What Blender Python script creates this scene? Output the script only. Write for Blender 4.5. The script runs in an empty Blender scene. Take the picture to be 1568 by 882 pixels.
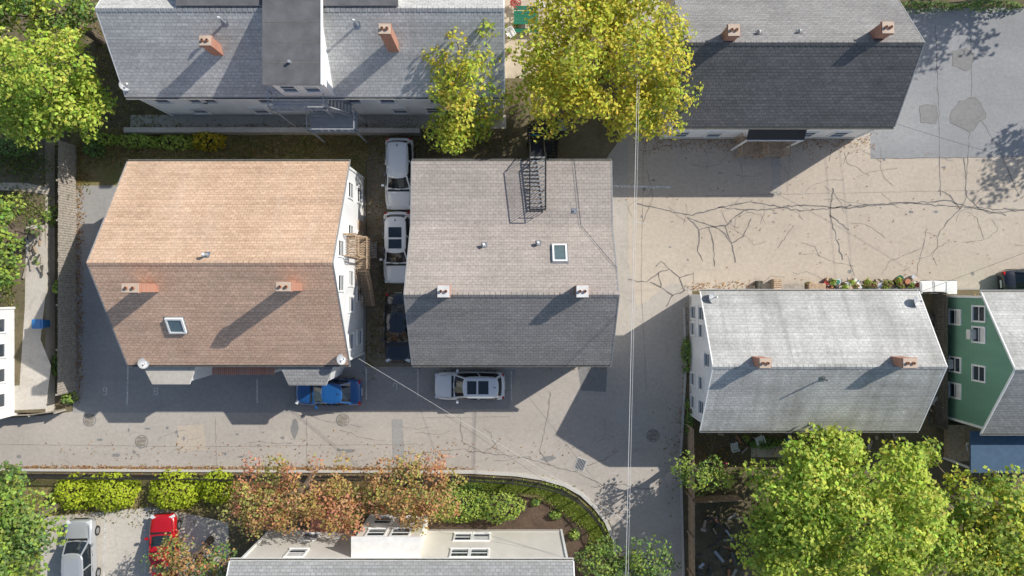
import bpy, bmesh, math, random
import numpy as np
from mathutils import Vector, Matrix
random.seed(7); rng=np.random.default_rng(11)
S=22.8; H=50.0
def G(u,v,z=0.0):
    k=(H-z)/H/S
    return ((u-784)*k,(441-v)*k)
def G3(u,v,z=0.0):
    a=G(u,v,z); return (a[0],a[1],z)
scene=bpy.context.scene
# ---------------------------------------------------------------- materials
MATS={}
class NT:
    def __init__(s,name):
        s.m=bpy.data.materials.new(name); s.m.use_nodes=True
        s.t=s.m.node_tree; s.n=s.t.nodes; s.l=s.t.links
        s.b=s.n['Principled BSDF']; s.out=s.n['Material Output']
        s.tc=s.n.new('ShaderNodeTexCoord')
    def noise(s,scale,detail=4,rough=.55,dist=0,vec=None,mp=None,coord='Object'):
        n=s.n.new('ShaderNodeTexNoise'); n.inputs['Scale'].default_value=scale
        n.inputs['Detail'].default_value=detail; n.inputs['Roughness'].default_value=rough
        n.inputs['Distortion'].default_value=dist
        src=s.tc.outputs[coord]
        if mp:
            m=s.n.new('ShaderNodeMapping'); m.inputs['Scale'].default_value=mp
            s.l.new(src,m.inputs['Vector']); src=m.outputs['Vector']
        s.l.new(src,n.inputs['Vector']); return n.outputs['Fac']
    def ramp(s,fac,p0,p1,c0=0.,c1=1.):
        r=s.n.new('ShaderNodeMapRange'); r.inputs['From Min'].default_value=p0; r.inputs['From Max'].default_value=p1
        r.inputs['To Min'].default_value=c0; r.inputs['To Max'].default_value=c1
        s.l.new(fac,r.inputs['Value']); return r.outputs['Result']
    def mix(s,fac,a,b,mode='MIX'):
        m=s.n.new('ShaderNodeMix'); m.data_type='RGBA'; m.blend_type=mode
        for sock,val in ((m.inputs[0],fac),(m.inputs[6],a),(m.inputs[7],b)):
            if hasattr(val,'is_linked'): s.l.new(val,sock)
            elif isinstance(val,(int,float)): sock.default_value=val
            else: sock.default_value=(*val,1)
        return m.outputs[2]
    def math(s,op,a,b=0.):
        m=s.n.new('ShaderNodeMath'); m.operation=op
        for sock,val in ((m.inputs[0],a),(m.inputs[1],b)):
            if hasattr(val,'is_linked'): s.l.new(val,sock)
            else: sock.default_value=val
        return m.outputs[0]
    def gray(s,f):
        c=s.n.new('ShaderNodeCombineColor')
        for i in range(3): s.l.new(f,c.inputs[i])
        return c.outputs[0]
    def bump(s,h,strength=.3,dist=.02):
        b=s.n.new('ShaderNodeBump'); b.inputs['Strength'].default_value=strength; b.inputs['Distance'].default_value=dist
        s.l.new(h,b.inputs['Height']); s.l.new(b.outputs[0],s.b.inputs['Normal'])
    def col(s,c):
        if hasattr(c,'is_linked'): s.l.new(c,s.b.inputs['Base Color'])
        else: s.b.inputs['Base Color'].default_value=(*c,1)
def reg(name,nt): MATS[name]=nt.m; return nt.m
def plain(name,c,rough=.6,metal=0,coat=0,var=.12,scale=3.,spec=.5):
    t=NT(name); f=t.noise(scale,5); k=t.ramp(f,.3,.7,1-var,1+var)
    t.col(t.mix(1.,c,t.gray(k),'MULTIPLY')); t.b.inputs['Roughness'].default_value=rough
    t.b.inputs['Metallic'].default_value=metal; t.b.inputs['Coat Weight'].default_value=coat
    t.b.inputs['Specular IOR Level'].default_value=spec
    return reg(name,t)
def groundmat(name,c1,c2,stain,s1=.16,s2=1.1,sp=.14,st0=.56,st1=.72,stamt=.6,bumps=.3):
    t=NT(name)
    a=t.mix(t.ramp(t.noise(s1,6,.6,.3),.35,.65),c1,c2)
    a=t.mix(t.ramp(t.noise(s2,8,.65,.6),st0,st1,0,stamt),a,stain)
    b=t.mix(t.ramp(t.noise(.7,7,.7,0,mp=(.25,1.6,1)),.55,.75,0,.3),a,stain)
    f=t.noise(26,3,.8); g=t.noise(4,5,.7)
    k=t.math('MULTIPLY',t.ramp(f,.3,.7,1-sp*1.3,1+sp*1.3),t.ramp(g,.3,.7,1-sp*.7,1+sp*.7))
    t.col(t.mix(1.,b,t.gray(k),'MULTIPLY')); t.b.inputs['Roughness'].default_value=.95
    t.b.inputs['Specular IOR Level'].default_value=.15
    t.bump(f,bumps,.012); return reg(name,t)
def shingle(name,c1,c2,mortar,streak,stamt=.35,rowh=.19,big=.12):
    t=NT(name)
    br=t.n.new('ShaderNodeTexBrick'); t.l.new(t.tc.outputs['UV'],br.inputs['Vector'])
    br.offset=.5; br.inputs['Color1'].default_value=(*c1,1); br.inputs['Color2'].default_value=(*c2,1)
    br.inputs['Mortar'].default_value=(*mortar,1); br.inputs['Scale'].default_value=1
    br.inputs['Brick Width'].default_value=.32; br.inputs['Row Height'].default_value=rowh
    br.inputs['Mortar Size'].default_value=.016; br.inputs['Mortar Smooth'].default_value=.3; br.inputs['Bias'].default_value=-.1
    c=br.outputs['Color']
    s=t.ramp(t.noise(1.,6,.65,.2,mp=(1.1,.13,1),coord='UV'),.46,.7,0,stamt)
    c=t.mix(s,c,streak)
    s=t.ramp(t.noise(.22,4,.6,.5,coord='UV'),.5,.68,0,stamt*.7)
    c=t.mix(s,c,streak)
    n=t.noise(.35,5,.6,coord='UV'); n2=t.noise(5.,5,.75,coord='UV')
    row=t.noise(1.,3,.6,mp=(.12,4.6,1),coord='UV')
    k=t.math('MULTIPLY',t.ramp(n,.3,.7,1-big,1+big),t.ramp(n2,.3,.7,.80,1.20))
    k=t.math('MULTIPLY',k,t.ramp(row,.3,.7,.87,1.13))
    t.col(t.mix(1.,c,t.gray(k),'MULTIPLY')); t.b.inputs['Roughness'].default_value=.97
    t.b.inputs['Specular IOR Level'].default_value=.12
    t.bump(n2,.4,.02)
    return reg(name,t)
def siding(name,c,pitch=.16,depth=.25):
    t=NT(name); sx=t.n.new('ShaderNodeSeparateXYZ'); t.l.new(t.tc.outputs['Object'],sx.inputs[0])
    f=t.math('FRACT',t.math('MULTIPLY',sx.outputs['Z'],1/pitch))
    k=t.ramp(f,.0,.22,1-depth,1.)
    n=t.ramp(t.noise(.9,6,.6,mp=(1,1,.3)),.3,.7,.9,1.06)
    t.col(t.mix(1.,c,t.gray(t.math('MULTIPLY',k,n)),'MULTIPLY')); t.b.inputs['Roughness'].default_value=.6
    t.bump(f,.4,.02); return reg(name,t)
def brickm(name,c1,c2,mortar):
    t=NT(name); br=t.n.new('ShaderNodeTexBrick')
    m=t.n.new('ShaderNodeMapping'); m.inputs['Rotation'].default_value=(math.radians(90),0,math.radians(40))
    t.l.new(t.tc.outputs['Object'],m.inputs[0]); t.l.new(m.outputs[0],br.inputs['Vector'])
    br.inputs['Color1'].default_value=(*c1,1); br.inputs['Color2'].default_value=(*c2,1); br.inputs['Mortar'].default_value=(*mortar,1)
    br.inputs['Scale'].default_value=1; br.inputs['Brick Width'].default_value=.22; br.inputs['Row Height'].default_value=.08; br.inputs['Mortar Size'].default_value=.008
    t.col(br.outputs['Color']); t.b.inputs['Roughness'].default_value=.9; return reg(name,t)
def leafm(name):
    t=NT(name); at=t.n.new('ShaderNodeAttribute'); at.attribute_name='Col'
    t.l.new(at.outputs['Color'],t.b.inputs['Base Color']); t.b.inputs['Roughness'].default_value=.6
    t.b.inputs['Specular IOR Level'].default_value=.2
    tr=t.n.new('ShaderNodeBsdfTranslucent'); t.l.new(at.outputs['Color'],tr.inputs['Color'])
    mx=t.n.new('ShaderNodeMixShader'); mx.inputs[0].default_value=.33
    t.l.new(t.b.outputs[0],mx.inputs[1]); t.l.new(tr.outputs[0],mx.inputs[2]); t.l.new(mx.outputs[0],t.out.inputs[0])
    return reg(name,t)
groundmat('earth',(.13,.11,.065),(.19,.155,.10),(.07,.075,.035),s1=.5,s2=1.6,sp=.25)
groundmat('yard_grass',(.27,.20,.11),(.20,.185,.07),(.12,.135,.045),s1=.6,s2=2.,sp=.3,st0=.45)
groundmat('dirt',(.27,.23,.17),(.19,.165,.115),(.11,.11,.05),s1=.6,s2=1.7,sp=.2)
groundmat('mulch',(.085,.06,.045),(.12,.085,.06),(.05,.035,.025),s1=.8,s2=2,sp=.35)
groundmat('asphalt_old',(.385,.35,.31),(.445,.405,.36),(.24,.215,.19),st0=.6,st1=.8,stamt=.4)
groundmat('asphalt_lot',(.44,.38,.31),(.50,.435,.36),(.29,.25,.205),st0=.58,st1=.8,stamt=.4)
groundmat('asphalt_new',(.26,.265,.27),(.31,.31,.315),(.18,.18,.185),st0=.6,st1=.8,stamt=.4)
groundmat('asphalt_side',(.29,.285,.275),(.34,.33,.315),(.19,.19,.185),st0=.6,st1=.8,stamt=.4)
groundmat('concrete',(.46,.425,.37),(.54,.50,.44),(.29,.26,.22))
groundmat('patio_stone',(.45,.38,.29),(.55,.48,.38),(.28,.23,.17),s1=.8)
groundmat('patch',(.21,.21,.205),(.26,.255,.25),(.16,.16,.16))
plain('tar',(.15,.14,.13),.75,var=.3)
plain('crackm',(.21,.19,.165),.9,var=.3)
t=NT('paint_line'); f=t.ramp(t.noise(9,6,.8),.42,.6); t.col(t.mix(f,(.36,.34,.31),(.72,.71,.68))); reg('paint_line',t)
plain('granite',(.50,.48,.44),.8,scale=8)
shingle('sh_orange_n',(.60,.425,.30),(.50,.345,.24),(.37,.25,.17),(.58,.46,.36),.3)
shingle('sh_orange_s',(.72,.485,.345),(.60,.395,.28),(.42,.265,.185),(.62,.46,.35),.35)  # same shingle, colour raised on the south slope to offset its shade
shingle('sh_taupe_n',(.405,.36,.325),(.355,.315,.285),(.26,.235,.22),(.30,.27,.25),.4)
shingle('sh_taupe_s',(.34,.315,.295),(.28,.265,.25),(.18,.17,.16),(.24,.23,.22),.35)  # north and south copies of one shingle, sun and shade toned into the colour
shingle('sh_grey',(.56,.56,.545),(.46,.46,.45),(.33,.33,.32),(.36,.36,.34),.45)
shingle('sh_grey_mid',(.36,.365,.36),(.29,.295,.29),(.2,.2,.2),(.25,.25,.24),.4)
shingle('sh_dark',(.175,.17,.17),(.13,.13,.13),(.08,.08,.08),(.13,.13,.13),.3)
shingle('sh_dark_n',(.30,.295,.29),(.25,.245,.24),(.17,.17,.17),(.22,.22,.22),.3)  # dark shingle copy lightened for a sunlit north slope, light put into the colour
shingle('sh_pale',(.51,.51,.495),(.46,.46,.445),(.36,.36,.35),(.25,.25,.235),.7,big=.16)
shingle('sh_pale_s',(.56,.555,.53),(.49,.485,.46),(.34,.335,.32),(.30,.29,.26),.75,big=.18)  # pale shingle copy brightened against the weak sun on the south slope
plain('membrane',(.12,.12,.125),.85,var=.25,scale=1.2)
plain('membrane_white',(.72,.71,.68),.7,var=.08)
siding('side_white',(.85,.855,.86)); siding('side_cream',(.80,.77,.70)); siding('side_green',(.16,.33,.235),.2,.3)
siding('side_grey',(.55,.57,.58))
plain('trim',(.82,.82,.80),.5,var=.06); plain('trim_grey',(.28,.28,.28),.6)
brickm('brick',(.50,.20,.12),(.38,.15,.09),(.40,.34,.29)); plain('brickcap',(.52,.42,.33),.9)
plain('flue',(.03,.03,.03),.9); plain('flash',(.35,.37,.40),.35,metal=.7)
plain('glass',(.035,.05,.065),.06,var=.05,spec=.8); plain('blind',(.66,.66,.64),.5)
plain('skyglass',(.10,.14,.15),.08,spec=.9)
plain('iron',(.03,.03,.032),.5,metal=.3); plain('steel',(.42,.44,.46),.5,metal=.3)
plain('wood',(.42,.31,.21),.85,var=.3,scale=5); plain('wood_grey',(.36,.32,.27),.9,var=.3,scale=5)
plain('wood_dark',(.09,.085,.07),.9,var=.35,scale=5); plain('bark',(.13,.10,.075),.95,var=.3)
plain('white_plastic',(.76,.76,.74),.4); plain('blue_plastic',(.02,.16,.42),.4); plain('teal_plastic',(.01,.33,.55),.4)
plain('green_plastic',(.01,.14,.08),.4); plain('red_plastic',(.34,.05,.04),.4); plain('black_plastic',(.02,.02,.02),.5)
plain('terracotta',(.40,.17,.09),.8); plain('shingle_blue',(.05,.10,.17),.8)
plain('car_white',(.80,.81,.81),.25,coat=1,var=.01); plain('car_black',(.010,.012,.018),.2,coat=1,var=.02)
plain('car_blue',(.012,.085,.26),.22,coat=1,var=.02); plain('car_red',(.42,.006,.012),.22,coat=1,var=.02)
plain('car_silver',(.50,.52,.54),.28,metal=.4,coat=1,var=.02)
plain('car_glass',(.015,.022,.028),.04,var=.02,spec=.9); plain('tyre',(.02,.02,.02),.85); plain('rim',(.45,.46,.47),.3,metal=.8)
plain('lamp_clear',(.7,.72,.74),.1); plain('lamp_red',(.45,.01,.01),.15); plain('cable',(.62,.62,.60),.5); plain('cable_dark',(.05,.05,.05),.6)
leafm('leaf')
# ---------------------------------------------------------------- mesh builder
class MB:
    def __init__(s): s.v=[];s.f=[];s.m=[];s.uv=[];s.mats=[]
    def mi(s,m):
        if m not in s.mats: s.mats.append(m)
        return s.mats.index(m)
    def face(s,pts,m,uv=None):
        b=len(s.v); s.v+= [tuple(p) for p in pts]; s.f.append(tuple(range(b,b+len(pts)))); s.m.append(s.mi(m))
        s.uv.append(uv if uv else [(p[0],p[1]) for p in pts])
    def box(s,c,h,m,rot=None,top=None):
        R=rot if rot is not None else Matrix.Identity(3)
        P=[Vector(c)+R@Vector((a*h[0],b*h[1],d*h[2])) for d in(-1,1) for b in(-1,1) for a in(-1,1)]
        for k,idx in enumerate(((0,2,3,1),(4,5,7,6),(0,1,5,4),(1,3,7,5),(3,2,6,7),(2,0,4,6))):
            s.face([P[i] for i in idx],top if (k==1 and top) else m)
    def bar(s,a,b,w,m,w2=None):
        a=Vector(a);b=Vector(b);d=b-a;L=d.length
        if L<1e-6:return
        R=d.to_track_quat('X','Z').to_matrix()
        s.box((a+b)/2,(L/2,w/2,(w2 or w)/2),m,R)
    def tube(s,a,b,r1,r2,m,n=8,cap=True):
        a=Vector(a);b=Vector(b);R=(b-a).to_track_quat('Z','Y').to_matrix()
        A=[a+R@Vector((r1*math.cos(i*2*math.pi/n),r1*math.sin(i*2*math.pi/n),0)) for i in range(n)]
        B=[b+R@Vector((r2*math.cos(i*2*math.pi/n),r2*math.sin(i*2*math.pi/n),0)) for i in range(n)]
        for i in range(n): s.face([A[i],A[(i+1)%n],B[(i+1)%n],B[i]],m)
        if cap: s.face(B,m); s.face(A[::-1],m)
    def obj(s,name,parent=None,smooth=False):
        me=bpy.data.meshes.new(name); me.from_pydata(s.v,[],s.f)
        for m in s.mats: me.materials.append(MATS[m])
        me.polygons.foreach_set('material_index',s.m)
        uvl=me.uv_layers.new(name='UVMap'); flat=[c for f in s.uv for p in f for c in p]
        uvl.data.foreach_set('uv',flat)
        if smooth: me.polygons.foreach_set('use_smooth',[True]*len(s.f))
        me.update(); o=bpy.data.objects.new(name,me); scene.collection.objects.link(o)
        if parent: o.parent=parent
        return o
def empty(name,loc=(0,0,0)):
    e=bpy.data.objects.new(name,None); e.location=loc; e.empty_display_size=.5; scene.collection.objects.link(e); return e
def sheet(name,pts,z,mat,parent=None):
    mb=MB(); P=[(*G(u,v),z) for u,v in pts]
    A=sum(P[i][0]*P[(i+1)%len(P)][1]-P[(i+1)%len(P)][0]*P[i][1] for i in range(len(P)))
    if A<0: P=P[::-1]
    mb.face(P,mat); return mb.obj(name,parent)
# ---------------------------------------------------------------- ground
mb=MB(); mb.face([(-500,-500,0),(500,-500,0),(500,500,0),(-500,500,0)],'earth'); mb.obj('ground')
sheet('street_asphalt',[(-900,652),(0,641),(60,637),(112,630),(112,560),(630,560),(640,556),(930,556),(930,240),(955,205),(955,-900),(1010,-900),(1010,205),(1060,203),(1340,203),(2400,203),(2400,440),(1060,445),(1050,560),(1042,700),(1046,900),(1050,1800),(945,1800),(950,850),(934,800),(907,767),(878,747),(820,730),(700,722),(0,717),(-900,722)],.004,'asphalt_old')
sheet('parking_lot',[(962,214),(1340,214),(2400,214),(2400,438),(1064,442),(1030,432),(975,470),(962,400)],.008,'asphalt_lot')
sheet('asphalt_lot_resurfaced',[(1333,12),(1800,12),(1800,238),(1333,243)],.012,'asphalt_new')
sheet('driveway',[(112,284),(420,284),(560,300),(560,563),(640,563),(790,566),(780,626),(560,628),(420,632),(112,632)],.008,'asphalt_side')
sheet('grass_yard',[(108,196),(640,196),(640,246),(560,246),(560,286),(108,284)],.006,'yard_grass')
sheet('dirt_strip',[(562,205),(640,205),(640,562),(562,562)],.010,'dirt')
sheet('concrete_alley',[(200,176),(775,176),(775,197),(200,197)],.012,'concrete')
sheet('patio',[(772,-80),(880,-80),(880,120),(772,120)],.010,'patio_stone')
sheet('courtyard_parking',[(62,792),(238,776),(350,800),(350,1400),(62,1400)],.010,'concrete')
sheet('mulch_bed',[(640,738),(830,744),(880,764),(915,800),(930,850),(930,900),(640,900)],.008,'mulch')
sheet('lawn',[(-900,730),(640,736),(640,790),(-900,790)],.006,'yard_grass')
sheet('grass_verge',[(700,728),(820,737),(872,752),(903,775),(928,806),(938,850),(915,850),(900,815),(870,782),(820,762),(700,750)],.014,'yard_grass')
sheet('side_yard',[(1058,660),(1700,660),(1700,1300),(1058,1300)],.006,'earth')
def ribbon(mb,pts,w,z,m,jit=0,sub=1):
    P=[Vector((*G(u,v),z)) for u,v in pts]
    Q=[]
    for i in range(len(P)-1):
        n=max(1,int((P[i+1]-P[i]).length/.25)) if jit else 1
        for k in range(n):
            q=P[i].lerp(P[i+1],k/n)
            if jit and k: q=q+Vector((random.gauss(0,jit),random.gauss(0,jit),0))
            Q.append(q)
    Q.append(P[-1])
    L=[];R=[]
    for i,q in enumerate(Q):
        d=(Q[min(i+1,len(Q)-1)]-Q[max(i-1,0)]); d.z=0; d.normalize(); n=Vector((-d.y,d.x,0))
        ww=w*(random.uniform(.4,1.3) if jit else 1)/2
        L.append(q+n*ww);R.append(q-n*ww)
    for i in range(len(Q)-1): mb.face([R[i],R[i+1],L[i+1],L[i]],m)
mb=MB()
cr=[[(975,312),(1020,322),(1060,330),(1100,318),(1160,322),(1220,314),(1300,319),(1380,310),(1460,316),(1568,322),(1700,318)],
[(1100,318),(1150,309),(1230,323),(1330,314),(1450,307),(1520,326),(1600,318)],
[(1052,333),(1070,352),(1085,348),(1110,346),(1128,330),(1145,322)],[(1070,352),(1068,385),(1076,400)],[(1085,348),(1092,372),(1094,408)],
[(1110,346),(1120,372),(1138,362),(1150,335)],[(1120,372),(1126,402)],[(1052,333),(1065,338),(1100,350),(1120,372)],
[(1275,288),(1271,330),(1280,360),(1290,398)],[(1271,330),(1300,352)],
[(1476,240),(1480,300),(1470,320),(1440,352),(1436,362)],[(1480,300),(1500,320),(1540,330)],[(1470,320),(1455,300),(1440,292)],
[(1062,418),(1040,425),(1025,412),(1008,418),(990,432),(962,428)],[(1025,412),(1012,400),(1004,408)],[(1040,425),(1048,445),(1030,452),(1012,440),(1008,418)],[(1030,452),(1020,470)],[(1012,440),(995,432)]]
for c in cr: ribbon(mb,c,.075,.016,'tar',jit=.035)
cr2=[[(660,692),(700,688),(742,694),(800,700),(842,712),(880,722),(930,745)],[(742,694),(760,678)],[(842,712),(826,690),(838,640),(842,600)],
[(880,722),(930,700),(948,690)],[(905,745),(950,742),(1000,750)],[(985,340),(1000,300),(990,260)],[(600,700),(660,692)],[(1350,420),(1362,400),(1410,380)],
[(1190,380),(1215,345)],[(1420,350),(1408,400),(1400,430)],[(705,640),(708,676),(742,694)]]
for c in cr2: ribbon(mb,c,.045,.0163,'crackm',jit=.04)
for k in range(40):
    u=random.uniform(965,1560);v=random.uniform(225,425);a=random.uniform(0,6.28);c=[(u,v)]
    for i in range(random.randint(2,4)):
        a+=random.gauss(0,.6); u+=22*math.cos(a); v+=16*math.sin(a); c.append((u,min(438,v)))
    ribbon(mb,c,.028,.0165,'crackm',jit=.04)
for k in range(14):
    u=random.uniform(10,930);v=random.uniform(640,705);a=random.choice([0,3.14,1.57])+random.gauss(0,.4);c=[(u,v)]
    for i in range(random.randint(2,4)):
        a+=random.gauss(0,.5); u+=20*math.cos(a); v+=10*math.sin(a); c.append((u,min(712,max(636,v))))
    ribbon(mb,c,.022,.0165,'crackm',jit=.04)
for c in [[(1432,40),(1437,160),(1440,300)],[(1486,60),(1488,130),(1486,180),(1478,300)],[(1333,243),(1500,241),(1700,238)],[(1500,180),(1530,230),(1560,300)]]:
    ribbon(mb,c,.045,.0168,'tar',jit=.02)
# long faint pavement seams
for c in [[(985,230),(982,440),(990,600)],[(0,680),(300,684),(640,680)],[(1080,300),(1560,290)],[(1210,230),(1205,300)],[(640,640),(780,638)],[(330,640),(332,712)],[(470,640),(470,712)]]:
    ribbon(mb,c,.02,.0162,'crackm',jit=.015)
mb.obj('pavement_cracks')
mb=MB()
def blobpoly(u,v,ru,rv,n=9,j=.15): return [(u+ru*(1+random.uniform(-j,j))*math.cos(i*2*math.pi/n),v+rv*(1+random.uniform(-j,j))*math.sin(i*2*math.pi/n)) for i in range(n)]
def addpoly(mb,pts,z,m): mb.face([(*G(u,v),z) for u,v in pts][::-1],m)
for pl in (blobpoly(1474,90,18,17,15,.18),[(1408,163),(1420,160),(1434,163),(1435,180),(1432,190),(1410,188)],blobpoly(1481,174,25,24,17,.2)):
    addpoly(mb,pl,.0185,'patch'); ribbon(mb,pl+[pl[0]],.05,.0192,'tar',jit=.04)
addpoly(mb,[(885,560),(930,560),(928,600),(890,598)],.0145,'patch')
addpoly(mb,[(272,652),(312,650),(316,690),(270,691)],.0146,'asphalt_lot'); addpoly(mb,[(600,642),(616,642),(620,712),(602,712)],.0146,'asphalt_side'); addpoly(mb,[(1180,240),(1196,240),(1196,300),(1182,300)],.0146,'asphalt_old')
mb.obj('asphalt_patches')
mb=MB()
for k in range(40):
    u=random.choice([random.uniform(130,560),random.uniform(980,1540)]); v=random.uniform(640,705) if u<900 else random.uniform(235,425)
    addpoly(mb,blobpoly(u,v,random.uniform(1,4),random.uniform(1,3),10,.4),.0148+k*.00003,'patch')
for (u,v,a,b) in [(451,655,5,14),(178,697,7,3),(30,699,4,3),(536,690,9,3),(840,702,12,4)]: addpoly(mb,blobpoly(u,v,a,b,12,.35),.0162,'patch')
mb.obj('oil_stains')
mb=MB()
for a,b,w in [((196,560),(195,621),.1),((394,580),(394,617),.1),((561,563),(561,612),.1),((640,566),(640,610),.08),((783,568),(783,612),.1),((938,285),(1028,287),.16),((161,792),(157,1000),.12),((223,780),(221,1000),.12),((100,800),(94,1000),.12),((968,340),(990,342),.05)]:
    ribbon(mb,[a,b],w,.0205,'paint_line')
def digit(mb,u,v,segs,s=4.2):
    P={'a':((-1,-2),(1,-2)),'b':((1,-2),(1,0)),'c':((1,0),(1,2)),'d':((-1,2),(1,2)),'e':((-1,0),(-1,2)),'f':((-1,-2),(-1,0)),'g':((-1,0),(1,0))}
    for i,q in enumerate(segs):
        (x0,y0),(x1,y1)=P[q]; ribbon(mb,[(u+x0*s*.6,v+y0*s*.6),(u+x1*s*.6,v+y1*s*.6)],.06,.0205+i*.0003,'paint_line')
digit(mb,161,599,'abcdfg'); digit(mb,239,599,'abcdefg'); digit(mb,605,592,'abcf')
mb.obj('parking_markings')
def wall_path(name,pts,w,z0,z1,m,parent=None,cap=None):
    mb=MB(); P=[Vector((*G(u,v),0)) for u,v in pts]; L=[];R=[]
    for i,q in enumerate(P):
        d=(P[min(i+1,len(P)-1)]-P[max(i-1,0)]).normalized(); n=Vector((-d.y,d.x,0))*w/2; L.append(q+n);R.append(q-n)
    up=lambda p,z:(p.x,p.y,z)
    for i in range(len(P)-1):
        mb.face([up(R[i],z1),up(R[i+1],z1),up(L[i+1],z1),up(L[i],z1)],cap or m)
        mb.face([up(R[i],z0),up(R[i+1],z0),up(R[i+1],z1),up(R[i],z1)],m)
        mb.face([up(L[i+1],z0),up(L[i],z0),up(L[i],z1),up(L[i+1],z1)],m)
    for i in (0,-1): mb.face([up(R[i],z0),up(R[i],z1),up(L[i],z1),up(L[i],z0)],m)
    return mb.obj(name,parent)
curve=[(640,722),(720,722),(790,726),(830,732),(865,742),(890,756),(912,777),(928,798),(940,826),(945,870),(946,960),(946,1500)]
wall_path('kerb',curve,.24,0,.13,'granite')
wall_path('kerb',[(-900,722),(0,719),(640,722)],.16,0,.12,'granite')
wall_path('kerb',[(1047,470),(1050,560),(1042,700),(1047,900),(1050,1500)],.14,0,.08,'granite')
wall_path('retaining_wall',[(200,203),(420,203),(645,204)],.32,0,.9,'wood_grey',cap='concrete')
mb=MB(); x1,_=G(84,0); ya=G(0,216)[1]; yb=G(0,628)[1]
mb.box(((x1-80)/2,(ya+yb)/2,.5),((80+x1)/2,(ya-yb)/2,.5),'concrete',top='earth'); mb.obj('terrace_ground')
def zsheet(name,pts,z,m):
    mb=MB(); mb.face([G3(u,v,z) for u,v in pts][::-1],m); return mb.obj(name)
zsheet('concrete_path',[(40,345),(68,345),(72,430),(62,520),(78,560),(70,626),(-60,632),(-60,600),(30,590),(38,470)],1.01,'concrete')
zsheet('garden_path',[(-100,278),(40,280),(76,288),(74,298),(30,292),(-100,290)],1.012,'patio_stone')
def manhole(u,v,r=.38):
    e=empty('manhole_cover',G3(u,v,.02)); mb=MB()
    mb.tube((0,0,-.01),(0,0,.006),r+.06,r+.06,'patch',24); mb.tube((0,0,.004),(0,0,.016),r,r,'wood_grey',24)
    for i in range(-3,4): mb.box((0,i*.09,.018),(math.sqrt(max(.01,r*r-(i*.09)**2))*.85,.015,.004),'wood_dark')
    mb.obj('cover',e)
for p in [(217,676),(525,643),(137,643),(1000,667)]: manhole(*p)
e=empty('storm_drain',G3(889,711,.02)); e.rotation_euler=(0,0,-.35); mb=MB(); mb.box((0,0,0),(.36,.42,.01),'granite')
mb.box((0,0,.014),(.3,.36,.004),'flue')
for i in range(6): mb.box((-.25+i*.1,0,.022),(.02,.36,.006),'steel')
mb.obj('grate',e)
# ---------------------------------------------------------------- foliage
def leafmesh(name,pos,nrm,size,cols,parent=None):
    n=len(pos); r=rng.normal(size=(n,3)); a=np.cross(nrm,r); a/=np.linalg.norm(a,axis=1)[:,None]+1e-9; b=np.cross(nrm,a)
    s=(size*rng.uniform(.6,1.35,n))[:,None]
    V=np.stack([pos-a*s,pos-b*s*.65+nrm*s*.12,pos+a*s,pos+b*s*.65+nrm*s*.12],1).reshape(-1,3)
    me=bpy.data.meshes.new(name); me.vertices.add(4*n); me.vertices.foreach_set('co',V.astype(np.float32).ravel())
    me.loops.add(4*n); me.loops.foreach_set('vertex_index',np.arange(4*n,dtype=np.int32))
    me.polygons.add(n); me.polygons.foreach_set('loop_start',np.arange(0,4*n,4,dtype=np.int32))
    me.update(calc_edges=True)
    at=me.color_attributes.new('Col','FLOAT_COLOR','POINT'); c=np.ones((4*n,4),np.float32); c[:,:3]=np.repeat(cols,4,0)
    at.data.foreach_set('color',c.ravel()); me.materials.append(MATS['leaf'])
    o=bpy.data.objects.new(name,me); scene.collection.objects.link(o)
    if parent:o.parent=parent
    return o
def blobs_leaves(blobs,dens,palette,up=.6):
    P=[];N=[];C=[]; pal=np.array(palette)
    for (c,r) in blobs:
        n=int(dens*r*r*4); d=rng.normal(size=(n,3)); d/=np.linalg.norm(d,axis=1)[:,None]
        keep=d[:,2]>rng.uniform(-.8,.25,n); d=d[keep]; n=len(d)
        rad=r*(.5+.58*rng.random(n)**.7); st=np.array([rng.uniform(.8,1.3),rng.uniform(.8,1.3),rng.uniform(.6,.9)])
        bump=1+.16*np.sin(d[:,0]*6+c[0]*9)*np.sin(d[:,1]*6+c[1]*7)
        p=np.array(c)+d*(rad*bump)[:,None]*st
        nn=d*.7+rng.normal(size=(n,3))*.5+np.array([0,0,up]); nn/=np.linalg.norm(nn,axis=1)[:,None]
        i=rng.integers(len(pal)); j=rng.integers(len(pal)); f=rng.random(); base=pal[i]*(1-f)+pal[j]*f
        lc=base*(.7+.6*rng.random((n,1)))*(1+.1*rng.normal(size=(n,3)))
        alt=pal[rng.integers(len(pal),size=n)]; m=rng.random(n)<.25; lc[m]=alt[m]
        P.append(p);N.append(nn);C.append(np.clip(lc,.005,.9))
    return np.concatenate(P),np.concatenate(N),np.concatenate(C)
def sc(p,k): return [tuple(min(.85,c*k) for c in q) for q in p]
YEL=sc([(.37,.35,.04),(.31,.33,.045),(.42,.38,.06),(.26,.30,.04),(.44,.38,.05)],1.6)
GRN=sc([(.21,.29,.05),(.27,.35,.06),(.16,.24,.045),(.32,.38,.08)],1.4)
BRI=sc([(.32,.38,.06),(.27,.34,.05),(.38,.42,.08),(.21,.29,.045)],1.5)
DRK=sc([(.10,.17,.05),(.14,.23,.06),(.09,.15,.045),(.18,.25,.07)],1.4)
RUS=sc([(.42,.20,.11),(.36,.24,.08),(.26,.27,.08),(.46,.22,.14),(.38,.20,.09),(.30,.28,.08)],1.4)
LIM=sc([(.34,.42,.03),(.40,.46,.035),(.30,.38,.03)],1.25)
NL=[0]
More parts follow.
